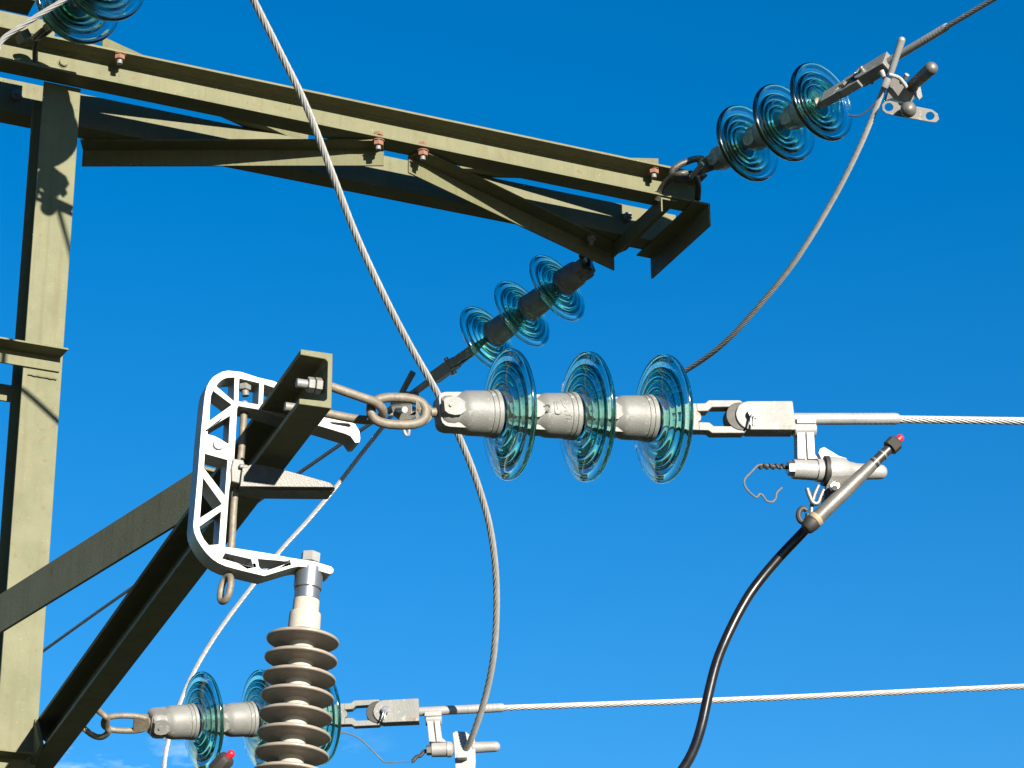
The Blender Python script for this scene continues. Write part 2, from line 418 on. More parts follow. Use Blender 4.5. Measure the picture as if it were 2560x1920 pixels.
def glass_mb():
    m = MB()
    pr = [(.132, .021), (.132, .050), (.1335, .0545)]
    pr += [(.1335, .062), (.1345, .072), (.1365, .084), (.1395, .097), (.1435, .110), (.1475, .121), (.1500, .127)]
    pr += [(.1590 - .0095 * cos(a_), .1310 + .0095 * sin(a_)) for a_ in [radians(q) for q in range(40, 205, 20)]]
    for q in range(0, 61):                      # underside: smooth glass with three narrow rounded ribs
        f = q / 60; r_ = .1225 - f * .080
        y = .1575 - .0095 * f
        for rc, hh, wv in ((.0995, .0110, .0052), (.0775, .0150, .0052), (.0570, .0160, .0048)):
            y += hh * math.exp(-((r_ - rc) / wv) ** 2)
        pr.append((y, r_))
    pr += [(.149, .036), (.148, .028), (.147, .021)]
    m.lathe(pr, V3(), V3((1, 0, 0)), 96, closed=True)
    return m
cap_me = cap_mb().build('cap', GALV, local=True)

gls_me = glass_mb().build('glass_disc', GLASS, local=True, smooth=60)
pin_me = MB().lathe([(.1312, .0195), (.150, .0195), (.152, .016), (.155, .0105), (SP - .012, .0095), (SP - .006, .013), (SP + .006, .013)], V3(), V3((1, 0, 0)), 24).build('pin', LINK, local=True)
DATA = dict(cap=cap_me.data, glass=gls_me.data, pin=pin_me.data)
for o in (cap_me, gls_me, pin_me): bpy.data.objects.remove(o)
def frame(o, X, up=Z):
    X = X.normalized(); Zz = (up - X * up.dot(X)).normalized(); Y = Zz.cross(X)
    m = Matrix((X, Y, Zz)).transposed().to_4x4(); m.translation = o; return m
def solve_dir(p1, x3, y3, L, far):
    """point on the picture ray (x3,y3) at distance L from p1, farther (or nearer) than the closest approach"""
    v = ray(x3, y3); w = p1 - CAM
    b = w.dot(v) / v.dot(v); c = (w.dot(w) - L * L) / v.dot(v)
    disc = max(0, b * b - c); s_ = b + (sqrt(disc) if far else -sqrt(disc))
    return CAM + v * s_
def string(p1, x3, y3, far, label, n=3, capmat=None, roll=0):
    """p1: rim centre of the first disc; (x3,y3) picture place of the third disc"""
    p3 = solve_dir(p1, x3, y3, 2 * SP, far); X = (p3 - p1).normalized()
    o = p1 - X * RX
    r = empty('insulator_string', o, label, 'insulator', 'glass insulator strings')
    r.matrix_world = frame(o, X) @ Matrix.Rotation(roll, 4, 'X')
    for k in range(n):
        for nm, key in (('cap', 'cap'), ('pin', 'pin'), ('glass_disc', 'glass')):
            c = bpy.data.objects.new(nm, DATA[key]); COL.objects.link(c); c.parent = r; c.location = (k * SP, 0, 0)
    return r, o, X
S3, o3, X3 = string(P(1273, 1036, 5.80), 1658, 1047, True, 'large pale glass insulator string in the centre, linked to the cantilever arm')
S4, o4, X4 = string(P(508, 1803, 7.75), 798, 1791, True, 'glass insulator string low in the photo, partly hidden behind the brown ribbed insulator', roll=radians(35))
S2_, o2, X2 = string(P(1869, 358, 9.35), 2054, 254, False, 'green glass insulator string right of the crossarm tip, below the bare upper cable', roll=radians(20))
S5, o5, X5 = string(P(1392, 720, 9.98), 1218, 848, True, 'dark-capped glass insulator string hanging below the crossarm tip', roll=radians(80))
S1, o1, X1 = string(P(194, 3, 8.36), 325, -117, False, 'green glass discs cut off by the top left edge of the photo')

# raised casting marks on the second cap of the big string
def onc(px, py):
    x = (px - 1345) / 109 * .098 + .034; f = math.asin(max(-1, min(1, (1041 - py) / 57))) - radians(24)
    R_ = .0489; return V3((SP + x, -R_ * cos(f), R_ * sin(f)))
mk = MB()
for st_ in ([(1380, 1006), (1392, 1006), (1395, 1031), (1380, 1032), (1380, 1006)], [(1386, 1008), (1387, 1024)],
            [(1406, 1036), (1419, 1037), (1421, 1041), (1419, 1045), (1406, 1045)],
            [(1400, 1000), (1402, 1013), (1410, 1021)], [(1404, 1028), (1412, 1026)], [(1408, 994), (1414, 1000)],
            [(1356, 1012), (1366, 1012), (1367, 1020), (1359, 1027), (1366, 1028)]):
    mk.tube(spline([onc(*p_) for p_ in st_], .0015), .0011, 6)
mo = mk.build('embossed_mark', GALV, local=True); mo.parent = S3
# hardware that belongs to each string: links between structure and first cap
def child(mb, name, mt, root, **k):
    """mesh given in world space, parented to a rotated root"""
    inv = root.matrix_world.inverted()
    mb.v = [inv @ v for v in mb.v]
    o = mb.build(name, mt, None, local=True, **k); o.parent = root; return o
def pxpath(pts): return [P(x, y, d) for x, y, d in pts]
def loop(mb, c, A, B, a, b, r, seg=28, sup=2.6):
    pts = []
    for i in range(seg):
        t = 2 * pi * i / seg; ct, st = cos(t), sin(t)
        pts.append(c + A * (a * math.copysign(abs(ct) ** (2 / sup), ct)) + B * (b * math.copysign(abs(st) ** (2 / sup), st)))
    mb.tube(pts, r, 12, closed=True); return mb
# string 3: U-bolt through the channel web, then a flat chain link
ub = cN + nch * .01
d3 = depth(ub)
upt = [ub + Z * .004, P(900, 992, d3 + .02), P(938, 1006, d3 + .035), P(957, 1026, d3 + .05), P(950, 1046, d3 + .075), P(925, 1050, d3 + .10), P(880, 1046, d3 + .115), cN2 + nch * .01]
child(MB().tube(spline(upt, .006), .0096, 14), 'u_bolt', LINK, S3)
c = P(1000, 1029, d3 + .10)
e3 = (P(1078, 1032, depth(o3)) - P(925, 1027, d3 + .06)); A = e3.normalized(); Bv = (Z - A * Z.dot(A)).normalized()
lk = MB(); loop(lk, P(996, 1028, (depth(o3) + d3 + .04) / 2), A, Bv, .058, .031, .0102)
Nn = A.cross(Bv)
lk.plate([P(1040, 1000, depth(o3) - .015), P(1060, 1003, depth(o3) - .012), P(1078, 1016, depth(o3) - .01), P(1080, 1046, depth(o3) - .01), P(1064, 1062, depth(o3) - .012), P(1040, 1066, depth(o3) - .015)],
         [[P(1042, 1022, depth(o3) - .015), P(1056, 1026, depth(o3) - .013), P(1059, 1036, depth(o3) - .013), P(1050, 1044, depth(o3) - .014), P(1040, 1046, depth(o3) - .015)]], W * .018)
lk.rod(P(1076, 1031, depth(o3) - .004), o3 + X3 * .012, .0098)
child(lk, 'chain_link', LINK, S3)
# string 4
m4 = C0 + dch * ((hz(245, 1790, C0.z + .05) - C0).dot(dch)) + Z * .06
dl = depth(o4)
child(MB().tube(spline([m4 + Z * .035 - nch * .01, P(255, 1784, dl - .06), P(268, 1800, dl - .05), P(266, 1818, dl - .03), P(272, 1828, dl - .02), P(256, 1842, dl), P(232, 1838, dl + .02), m4 - Z * .03 + dch * .02 - nch * .01], .006), .0085, 14), 'u_bolt', LINK, S4)
lk = MB(); A = (o4 - P(250, 1806, dl - .03)).normalized(); Nv = A.cross(Z).normalized(); Bq = (Nv * .8 + Z * .6).normalized(); Bq = (Bq - A * Bq.dot(A)).normalized()
loop(lk, P(315, 1808, dl - .02), A, Bq, .062, .026, .0085)
lk.box(P(352, 1807, dl - .01), A, Bq, A.cross(Bq), .04, .045, .02)
lk.rod(P(362, 1807, dl - .01), o4 + X4 * .012, .0095)
child(lk, 'chain_link', LINK, S4)
# string 2
de = depth(E0)
lk = MB().tube(spline([P(1642, 500, de - .12), P(1652, 474, de - .13), P(1672, 448, de - .16), P(1702, 434, de - .2), P(1735, 437, de - .16), P(1745, 462, de - .10), P(1744, 500, de - .06)], .006), .0112, 12)
child(lk, 'u_bolt', DARK, S2_)
lk = MB(); A = (o2 - P(1690, 440, de - .17)).normalized(); Bv = (Z - A * Z.dot(A)).normalized(); Nv = A.cross(Bv)
Bw = (Bv * .75 + Nv * .66).normalized()
loop(lk, P(1722, 423, (depth(o2) + de - .17) / 2), A, Bw, .065, .028, .0115)
lk.box(o2 - A * .04, A, Bw, A.cross(Bw), .05, .05, .02).rod(o2 - A * .03, o2 + X2 * .012, .010)
child(lk, 'chain_link', DARK, S2_)
child(MB().rod(P(1727, 442, de - .2), P(1757, 408, de - .24), .008), 'pin', GALV, S2_)
# string 5
lk = MB(); pe = E0 - U * .28 + V * .36 - Z * .05
A = (pe - o5).normalized(); Nv = A.cross(Z).normalized()
lk.rod(o5 + X5 * .01, pe, .012); lk.box(o5 + A * .02, A, Z, Nv, .05, .045, .03)
child(lk, 'chain_link', DARK, S5)
# string 1
a1 = onplane(88, 155, L0 + V * -.04, V)
lk = MB().tube(spline([a1, P(88, 125, depth(a1) - .01), P(90, 100, depth(a1) - .03), P(76, 92, depth(a1) - .04), P(55, 107, depth(a1) - .03)], .006), .009, 12)
child(lk, 'u_bolt', DARK, S1)
lk = MB(); A = (o1 - P(84, 104, depth(a1) - .03)).normalized(); Bv = (Z - A * Z.dot(A)).normalized(); Nv = A.cross(Bv); Bw = (Bv * .6 - Nv * .8).normalized()
loop(lk, (o1 + P(84, 104, depth(a1) - .03)) / 2, A, Bw, .06, .026, .009)
lk.box(o1 - A * .02, A, Bw, A.cross(Bw), .05, .05, .02).rod(o1 - A * .01, o1 + X1 * .012, .010)
lk.box(P(58, 92, depth(o1)), A, Bw, A.cross(Bw), .06, .028, .028)
child(lk, 'chain_link', DARK, S1)

# ------------------------------------------------------------------ dead-end clamps: fork, wedge plate, sleeve
def clamp_meshes():
    ex = V3((1, 0, 0)); ey = V3((0, 1, 0))
    def pt(x, z, y=0): return V3((x, y, z))
    # fork from x=0 (on the last pin) ; plate .115-.245 ; sleeve .245-.52
    def up_(s_): return [(.050, .0125 * s_), (.074, .0135 * s_), (.084, .0225 * s_), (.152, .0235 * s_), (.155, .033 * s_), (.150, .0385 * s_), (.078, .0385 * s_), (.070, .0320 * s_), (.050, .0315 * s_)]
    f = MB()
    for s_ in (1, -1): f.plate([pt(x, z, -.014) for x, z in up_(s_)], [], ey * .028)
    f.plate([pt(x, z, -.0145) for x, z in ((-.012, -.030), (.0502, -.0315), (.0502, -.0125), (.056, -.008), (.058, 0), (.056, .008), (.0502, .0125), (.0502, .0315), (-.012, .030))][::1], [], ey * .029)
    th = [(.112 + .0, 0)]
    arc = [(.168 - .034 * cos(a), .034 * sin(a)) for a in [radians(-80 + 16 * i) for i in range(11)]]
    pl = MB().plate([pt(x, z, -.021) for x, z in arc] + [pt(.264, .034, -.021), pt(.266, .032, -.021), pt(.266, -.032, -.021), pt(.264, -.034, -.021)], [], ey * .042)
    rnd = MB().lathe([(-.016, .033), (.016, .033)], V3((.146, 0, 0)), ey, 32)
    pin = MB().rod(V3((.170, -.036, 0)), V3((.170, .036, 0)), .0095).rod(V3((.166, -.0335, .002)), V3((.157, -.0365, -.030)), .0028, seg=8).rod(V3((.170, -.0335, .002)), V3((.165, -.0365, -.032)), .0028, seg=8)
    pin.lathe([(0, .012), (.004, .012)], V3((.170, -.0345, 0)), ey, 18)
    sl_ = MB()
    pr = [(.2655, .0125), (.27, .0132), (.40, .0132)] + sum([[(.40 + .012 * k, .0132), (.404 + .012 * k, .0127), (.408 + .012 * k, .0132)] for k in range(8)], []) + [(.500, .0132), (.508, .0122), (.512, .0095)]
    sl_.lathe(pr, V3(), ex, 28)
    return [('fork', f, GALV), ('wedge_plate', pl, GALV), ('roller', rnd, RUBBER), ('cotter_pin', pin, ALUP), ('sleeve', sl_, ALU)]
CL = []
for nm, mb, mt in clamp_meshes():
    o = mb.build(nm, mt, local=True, bevel=.0012 if nm != 'sleeve' else 0); CL.append((nm, o)) 
def clamp(o, X, label, roll=0, up=Z, first=[True]):
    r = empty('dead_end_clamp', o, label, 'cable clamp', 'clamps that end the line cables')
    r.matrix_world = frame(o, X, up) @ Matrix.Rotation(roll, 4, 'X')
    for nm, src in CL:
        if first[0]: c = src
        else: c = src.copy(); COL.objects.link(c)
        c.parent = r
    first[0] = False
    return r
e3_ = o3 + X3 * (3 * SP + .006)
X3c = (solve_dir(e3_, 2235, 1047, .50, True) - e3_).normalized()
clamp(e3_, X3c, 'light grey clamp and bright sleeve right of the large central insulator string')
e4_ = o4 + X4 * (3 * SP + .006)
X4c = (solve_dir(e4_, 1258, 1769, .50, True) - e4_).normalized()
clamp(e4_, X4c, 'light grey clamp right of the brown ribbed insulator at the bottom')
e2_ = o2 + X2 * (3 * SP + .006)
X2c = (solve_dir(e2_, 2345, 80, .47, False) - e2_).normalized()
clamp(e2_, X2c, 'shaded grey clamp behind the white rod at the upper right', roll=radians(-30))
e5_ = o5 + X5 * (3 * SP + .006)
X5c = (solve_dir(e5_, 1010, 1000, .42, True) - e5_).normalized()
clamp(e5_, X5c, 'dark clamp chain left of the caps, behind the central chain link', roll=radians(60))

e1_ = o1 + X1 * (3 * SP + .006)
clamp(e1_, X1, 'clamp above the top left edge of the photo, seen by its shadow on the post')
# ------------------------------------------------------------------ cables
def cable(name, pts, r, label, cat, mt=CABLE, lobes=9, group=None, step=.008, lay=.17):
    mb = MB(); sp_ = spline(pts, step)
    mb.tube(sp_, r, 16, lobes=lobes, lay=lay)
    o = mb.build(name, mt, smooth=50)
    o['label'] = label; o['category'] = cat
    if group: o['group'] = group
    return o
RC = .0088
ext = e3_ + X3c * .45
c3 = [ext, ext + X3c * .5, solve_dir(ext, 2560, 1052.5, (P(2560, 1052.5, depth(ext) + .14) - ext).length, True)]
p25 = P(2560, 1052.5, depth(e3_ + X3c * .78)); dirc = (p25 - ext).normalized()
cable('conductor_cable', [ext, ext.lerp(p25, .5), p25, p25 + dirc * 1.0, p25 + dirc * 2.2 + Z * .02], RC, 'bright stranded line cable running level from the central clamp to the right edge', 'line cable', group='line cables')
ext = e4_ + X4c * .45
pr_ = P(2560, 1716, depth(ext) + (P(2560, 1716, depth(ext)) - ext).length * tan(radians(19)))
dirc = (pr_ - ext).normalized()
cable('conductor_cable', [ext, ext.lerp(pr_, .5) - Z * .004, pr_, pr_ + dirc * 1.5], RC, 'bright stranded line cable along the bottom, crossed by the black cable', 'line cable', group='line cables')
ext = e2_ + X2c * .45
pt_ = P(2487, -4, depth(ext) + X2c.dot(W) / sqrt(1 - X2c.dot(W) ** 2) * (P(2487, -4, depth(ext)) - ext).length); dirc = (pt_ - ext).normalized()
cable('conductor_cable', [ext, ext.lerp(pt_, .5), pt_, pt_ + dirc * 1.2], RC, 'shaded line cable running up to the top right edge', 'line cable', group='line cables')
cable('conductor_cable', [e1_ + X1 * .45, e1_ + X1 * 1.2, e1_ + X1 * 2.4], RC, 'line cable leaving the clamp above the top left edge of the photo', 'line cable', group='line cables')
ext = e5_ + X5c * .40
cable('conductor_cable', [ext, P(743, 1185, depth(ext) + 1.2), P(317, 1478, depth(ext) + 3.1), P(108, 1627, depth(ext) + 4.1), P(-60, 1750, depth(ext) + 5)], RC, 'thin dark line cable passing behind the cantilever arm down to the left', 'line cable', group='line cables')

cn1 = e1_ + X1 * .22 - Z * .10
j1 = [(596, -80), (634, 0), (698, 127), (764, 262), (833, 440), (891, 590), (961, 741), (1024, 862), (1094, 984), (1146, 1088), (1192, 1204), (1227, 1331), (1241, 1470), (1236, 1620), (1215, 1736), (1182, 1838), (1157, 1888)]
J1P = [cn1, cn1.lerp(P(560, -160, 7.02), .5)]
cable('jumper_cable', J1P + [P(x, y, 7.0 + .9 * (i / (len(j1) - 1))) for i, (x, y) in enumerate(j1)], .0096, 'long stranded jumper cable curving from the top edge down to the lower clamp', 'jumper cable', group='jumper cables', lobes=8)
j2 = [(2214, 208), (2205, 231), (2153, 359), (2083, 498), (1991, 648), (1898, 764), (1805, 862), (1707, 931), (1590, 992), (1460, 1030), (1300, 1052), (1150, 1050), (1070, 1034), (1020, 1016)]
D2 = depth(e2_ + X2c * .25) - .12
cable('jumper_cable', [P(x, y, D2 + (10.6 - D2) * (i / (len(j2) - 1)) ** 1.9) for i, (x, y) in enumerate(j2)], .0092, 'pale jumper cable sweeping from the upper right clamp down behind the central insulator string', 'jumper cable', group='jumper cables', lobes=8)
j3 = [(1012, 1003), (985, 1032), (954, 1071), (897, 1143), (837, 1221), (768, 1303), (700, 1378), (631, 1465), (562, 1556), (508, 1638), (469, 1712), (442, 1780), (424, 1840), (412, 1900), (405, 1990)]
cable('jumper_cable', [P(x, y, 10.75 - .4 * (i / (len(j3) - 1))) for i, (x, y) in enumerate(j3)], .0088, 'pale jumper cable descending to the lower left behind the bracket', 'jumper cable', group='jumper cables', lobes=8)
j5 = [(330, -120), (235, -50), (163, -2), (116, 27), (65, 58), (28, 82), (8, 98), (-3, 115), (-8, 140), (-10, 200)]
cable('jumper_cable', [P(x, y, 7.35) for x, y in j5], .0080, 'short pale cable crossing the glass discs in the top left corner', 'jumper cable', group='jumper cables', lobes=7, lay=.25)
j4 = [(2034, 1300), (2012, 1326), (1944, 1398), (1888, 1466), (1853, 1521), (1817, 1593), (1791, 1658), (1771, 1736), (1752, 1821), (1728, 1888), (1690, 1945), (1630, 2000)]
D4 = depth(e3_ + X3c * .28) - .03
cable('power_cable', [P(x, y, D4 - .35 * (i / (len(j4) - 1)) ** 1.5) for i, (x, y) in enumerate(j4)], .0108, 'smooth black insulated cable curving down from the lug with the red tip', 'power cable', mt=BLACK, lobes=0, step=.02)

# ------------------------------------------------------------------ branch connector right of centre
pc3 = e3_ + X3c * .30
n3 = X3c.cross(Z).normalized()
if n3.dot(W) > 0: n3 = -n3
class PL:
    def __init__(s, p0, n): s.p0 = p0; s.n = n
    def __call__(s, x, y, off=0): return onplane(x, y, s.p0 + s.n * off, s.n)
def thing(name, loc, label, cat, group=None): return empty(name, loc, label, cat, group)
Q = PL(pc3, n3); sc3 = depth(pc3) / FPX
T = thing('branch_connector', Q(2020, 1175), 'white aluminium tap connector hanging under the central cable, with a black cable lug', 'cable connector', 'tap connectors on the line cables')
mb = MB()
mb.box(Q(2010, 1060), X3c, Z, n3, 50 * sc3, 14 * sc3, .040)
mb.lathe([(-.026, .012), (-.024, .017), (.024, .017), (.026, .012)], Q(2010, 1074), X3c, 24)
mb.build('saddle', ALU, T, bevel=.001)
mb = MB(); mb.plate([Q(1984, 1082, -.018), Q(2003, 1082, -.018), Q(2006, 1160, -.018), Q(1985, 1160, -.018)], [], n3 * .030)
mb.plate([Q(2006, 1082, -.018), Q(2025, 1082, -.018), Q(2028, 1148, -.018), Q(2036, 1160, -.018), Q(2010, 1160, -.018)], [], n3 * .030)
mb.box(Q(2005, 1120), X3c, Z, n3, 30 * sc3, 76 * sc3, .012).build('stem', ALU, T, bevel=.0015)
mb = MB(); a = Q(1980, 1173); b = Q(2056, 1177)
L = (b - a).length; mb.lathe([(0, .018), (.002, .0215), (L * .78, .0225), (L * .8, .0255), (L * .98, .0255), (L, .024)], a, b - a, 32).build('barrel', ALU, T)
MB().hexn(Q(1978, 1171, .006), X3c, .0165, .018).build('nut', ALUP, T)
a = Q(2056, 1177); b = Q(2068, 1178); MB().lathe([(0, .028), (.002, .033), ((b - a).length, .034)], a, b - a, 32).build('washer', RUBBER, T)
a = Q(2068, 1178); b = Q(2214, 1180); L = (b - a).length
mb = MB().lathe([(0, .0335), (L * .10, .0325), (L * .30, .029), (L * .36, .0225), (L * .5, .0185), (L * .9, .0165)] + [(L * .9 + .0165 * sin(k * pi / 12), .0165 * cos(k * pi / 12)) for k in range(1, 6)], a, b - a, 32)
mb.plate([Q(2042, 1138, -.006), Q(2046, 1128, -.006), Q(2056, 1124, -.006), Q(2066, 1130, -.006), Q(2092, 1146, -.006), Q(2112, 1152, -.006), Q(2106, 1162, -.006), Q(2052, 1158, -.006)], [], n3 * .014)
mb.build('clamp_head', ALU, T)
# lug barrel with the black cable
lg = [Q(2042, 1296, .03), Q(2182, 1161, .045)]
ax = (lg[1] - lg[0]).normalized()
mb = MB(); L = (lg[1] - lg[0]).length
mb.lathe([(0, .0150), (.004, .0158), (L * .5, .0158), (L * .78, .0142), (L, .0128)], lg[0], ax, 28)
wq = ((2078, 1192), (2138, 1186), (2150, 1172), (2172, 1166), (2100, 1246), (2068, 1262), (2060, 1250), (2066, 1215))
mb.plate([Q(x, y, .034 - .036 * (y - 1166) / 96) for x, y in wq], [], n3 * -.026)
lug = mb.build('cable_lug', ALU_D, T, bevel=.001)
MB().hexn(Q(2087, 1219, .035), n3, .012, .012).rod(Q(2087, 1219, .03), Q(2087, 1219, .052), .006).build('bolt', ALUP, T)
b0 = lg[0] - ax * .002
MB().lathe([(0, .0165), (.002, .0178), (.011, .0178), (.012, .0165)], b0 - ax * .008, ax, 28).build('collar', BEIGE, T)
MB().lathe([(0, .0115), (.004, .0150), (.020, .0178), (.0245, .0178)], b0 - ax * .0345, ax, 28).build('boot', RUBBER, T)
mb = MB(); s0 = lg[1]
mb.lathe([(0, .0118), (.030, .0115), (.045, .0110), (.052, .0105)], s0 + ax * .0005, ax, 24)
st = mb.build('printed_sleeve', STRIPE, T)
for t_ in (.006, .030):
    MB().lathe([(0, .0125), (.005, .0125)], s0 + ax * t_, ax, 24).build('ring', ALU_D, T)
tip = s0 + ax * .053
MB().lathe([(0, .0105), (.002, .0178), (.022, .0182), (.027, .0140), (.029, .008)], tip, ax, 8).build('cap', RUBBER, T)
MB().lathe([(0, .0085), (.010, .0085), (.014, .0065), (.016, .003)], tip + ax * .0285, ax, 14).build('tip', RED, T)
mb = MB().tube(spline([Q(2010 + 12 * cos(a_) - 2, 1288 + 17 * sin(a_), .02) for a_ in [radians(-40 - k * 30) for k in range(12)]], .004), .0062, 10).build('ring', RUBBER, T)
mb = MB().tube(spline([Q(2018, 1222, .01), Q(2024, 1240, .01), Q(2032, 1256, .01), Q(2044, 1258, .01), Q(2052, 1240, .01), Q(2060, 1222, .01)], .004), .0052, 10)
mb.tube(spline([Q(2046, 1214, .0), Q(2036, 1236, .0), Q(2030, 1262, .0), Q(2026, 1290, .0)], .004), .0045, 8).build('hook', ALU_D, T)
# thin wires
def wire(pts, r, label, mt, loc):
    o = MB().tube(spline(pts, .003), r, 8).build('tie_wire', mt)
    o['label'] = label; o['category'] = 'wire'; o['group'] = 'thin wires tied to the connectors'; return o
wire([Q(x, y, .0) for x, y in ((1976, 1172), (1950, 1168), (1925, 1164), (1897, 1163), (1880, 1178), (1861, 1200), (1865, 1220), (1882, 1238), (1892, 1243), (1899, 1235), (1908, 1240), (1916, 1252), (1930, 1255), (1939, 1246), (1942, 1232), (1955, 1219))], .0024,
     'thin curled tie wire sticking out left of the white tap connector', ALU_D, None)
tw = [Q(1898 + k * 3.2, 1166 + 4 * sin(k * 1.3), 3e-3 * cos(k * 1.3)) for k in range(24)]
MB().tube(tw, .0042, 8).build('twisted_wire', RUBBER, T)

# ------------------------------------------------------------------ branch connector at the bottom
pc4 = e4_ + X4c * .30; n4 = X4c.cross(Z).normalized()
if n4.dot(W) > 0: n4 = -n4
K = PL(pc4, n4); s4 = depth(pc4) / FPX
T4_ = thing('branch_connector', K(1130, 1870), 'white aluminium tap connector at the bottom edge where the long jumper cable ends', 'cable connector', 'tap connectors on the line cables')
MB().box(K(1083, 1789), X4c, Z, n4, 42 * s4, 12 * s4, .04).lathe([(-.024, .012), (-.022, .017), (.022, .017), (.024, .012)], K(1084, 1799), X4c, 24).build('saddle', ALU, T4_, bevel=.001)
mb = MB(); mb.plate([K(1068, 1806, -.015), K(1083, 1806, -.015), K(1090, 1862, -.015), K(1074, 1862, -.015)], [], n4 * .03)
mb.plate([K(1086, 1806, -.015), K(1100, 1806, -.015), K(1106, 1852, -.015), K(1118, 1862, -.015), K(1092, 1862, -.015)], [], n4 * .03)
mb.box(K(1088, 1832), X4c, Z, n4, 22 * s4, 56 * s4, .012).build('stem', ALU, T4_, bevel=.0015)
a = K(1078, 1875); b = K(1134, 1873); L = (b - a).length
MB().lathe([(0, .018), (.002, .0205), (L * .7, .0215), (L * .72, .024), (L * .9, .022), (L, .015)], a, b - a, 32).build('barrel', ALU, T4_)
MB().hexn(K(1074, 1875, .004), X4c, .0155, .018).build('nut', ALUP, T4_)
mb = MB().plate([K(1132, 1842, -.02), K(1140, 1836, -.02), K(1166, 1838, -.02), K(1188, 1856, -.02), K(1190, 1910, -.02), K(1187, 1960, -.02), K(1140, 1960, -.02), K(1138, 1900, -.02)], [], n4 * .034)
mb.rod(K(1180, 1869), K(1251, 1866), .0165, .0155, dome=True).build('clamp_head', ALU, T4_, bevel=.0015)
MB().box(K(1155, 1893, .03), X4c, Z, n4, .03, .012, .03).build('cable_grip', ALU, T4_, bevel=.002)
w4 = [K(x, y) for x, y in ((835, 1832), (851, 1831), (873, 1835), (896, 1845), (922, 1867), (945, 1890), (960, 1904), (975, 1906), (1000, 1904), (1026, 1904))]
wire(w4, .0020, 'thin wire drooping below the lower clamp towards the bottom connector', ALU_D, None)
MB().tube([K(1028 + k * 4.4, 1903 - k * 3.0 + 2.2 * sin(k * 1.5)) for k in range(10)], .0060, 8).build('twisted_wire', RUBBER, T4_)

# ------------------------------------------------------------------ branch connector at the upper right
pc2 = e2_ + X2c * .25; d2 = depth(pc2) - .13; s2 = d2 / FPX
n2 = -W
J = PL(P(2240, 200, d2), n2)
T2_ = thing('branch_connector', J(2240, 210), 'white and dark tap connector with two rods at the upper right', 'cable connector', 'tap connectors on the line cables')
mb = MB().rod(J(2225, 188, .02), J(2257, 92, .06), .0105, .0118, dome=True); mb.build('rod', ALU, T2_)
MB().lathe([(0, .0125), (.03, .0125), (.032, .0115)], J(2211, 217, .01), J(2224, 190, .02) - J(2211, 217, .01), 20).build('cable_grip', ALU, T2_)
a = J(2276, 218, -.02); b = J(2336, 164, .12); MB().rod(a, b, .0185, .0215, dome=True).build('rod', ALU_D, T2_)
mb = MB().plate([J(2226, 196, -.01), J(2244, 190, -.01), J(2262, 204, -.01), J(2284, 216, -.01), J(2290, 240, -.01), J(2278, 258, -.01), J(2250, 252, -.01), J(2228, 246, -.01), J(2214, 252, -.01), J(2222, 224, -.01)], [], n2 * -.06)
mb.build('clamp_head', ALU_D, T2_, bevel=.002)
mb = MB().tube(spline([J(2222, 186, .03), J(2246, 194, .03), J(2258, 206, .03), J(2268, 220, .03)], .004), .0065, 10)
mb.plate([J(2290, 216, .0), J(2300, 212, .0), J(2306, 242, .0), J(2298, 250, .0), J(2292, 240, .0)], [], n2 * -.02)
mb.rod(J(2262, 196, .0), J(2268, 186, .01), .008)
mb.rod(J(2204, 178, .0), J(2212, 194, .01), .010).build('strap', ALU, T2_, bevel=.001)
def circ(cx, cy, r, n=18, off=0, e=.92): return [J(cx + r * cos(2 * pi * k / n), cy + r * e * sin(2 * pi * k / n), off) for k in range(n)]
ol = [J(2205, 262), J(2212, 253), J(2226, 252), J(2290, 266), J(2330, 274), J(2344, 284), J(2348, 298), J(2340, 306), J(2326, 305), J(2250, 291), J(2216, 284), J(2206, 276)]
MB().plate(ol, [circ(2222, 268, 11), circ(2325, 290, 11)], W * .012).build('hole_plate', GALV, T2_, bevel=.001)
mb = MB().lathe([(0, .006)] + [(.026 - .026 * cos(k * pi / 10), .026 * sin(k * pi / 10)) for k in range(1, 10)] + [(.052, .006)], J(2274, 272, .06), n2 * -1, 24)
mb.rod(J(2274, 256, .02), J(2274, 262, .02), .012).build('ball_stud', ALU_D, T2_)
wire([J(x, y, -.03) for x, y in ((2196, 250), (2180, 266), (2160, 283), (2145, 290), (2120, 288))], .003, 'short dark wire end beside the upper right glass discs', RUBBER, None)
R1c = T2_.copy(); COL.objects.link(R1c); R1c.location = cn1
R1c['label'] = 'tap connector above the top left edge, casting its shadow on the post'
for ch in list(T2_.children):
    c = ch.copy(); COL.objects.link(c); c.parent = R1c
# cross bar on the clamp of the shaded string
d5 = depth(e5_ + X5c * .38)
T5 = thing('branch_connector', P(1010, 990, d5 - .04), 'shaded tap connector with a bar pointing up, behind the central chain link', 'cable connector', 'tap connectors on the line cables')
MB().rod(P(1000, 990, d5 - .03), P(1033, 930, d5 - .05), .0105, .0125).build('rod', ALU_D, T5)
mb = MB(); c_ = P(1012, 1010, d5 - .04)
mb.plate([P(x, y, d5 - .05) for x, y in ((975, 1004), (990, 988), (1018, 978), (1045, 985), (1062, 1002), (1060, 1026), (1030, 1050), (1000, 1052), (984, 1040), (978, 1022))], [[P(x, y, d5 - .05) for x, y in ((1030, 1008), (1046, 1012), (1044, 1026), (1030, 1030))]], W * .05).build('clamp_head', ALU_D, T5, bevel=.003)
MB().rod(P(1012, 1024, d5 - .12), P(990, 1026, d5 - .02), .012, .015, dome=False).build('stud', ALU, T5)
MB().tube(spline([P(1008, 1068, d5 - .05), P(1013, 1084, d5 - .05), P(1020, 1088, d5 - .05), P(1022, 1076, d5 - .05), P(1018, 1066, d5 - .05)], .004), .0065, 10).build('split_pin', ALU, T5)

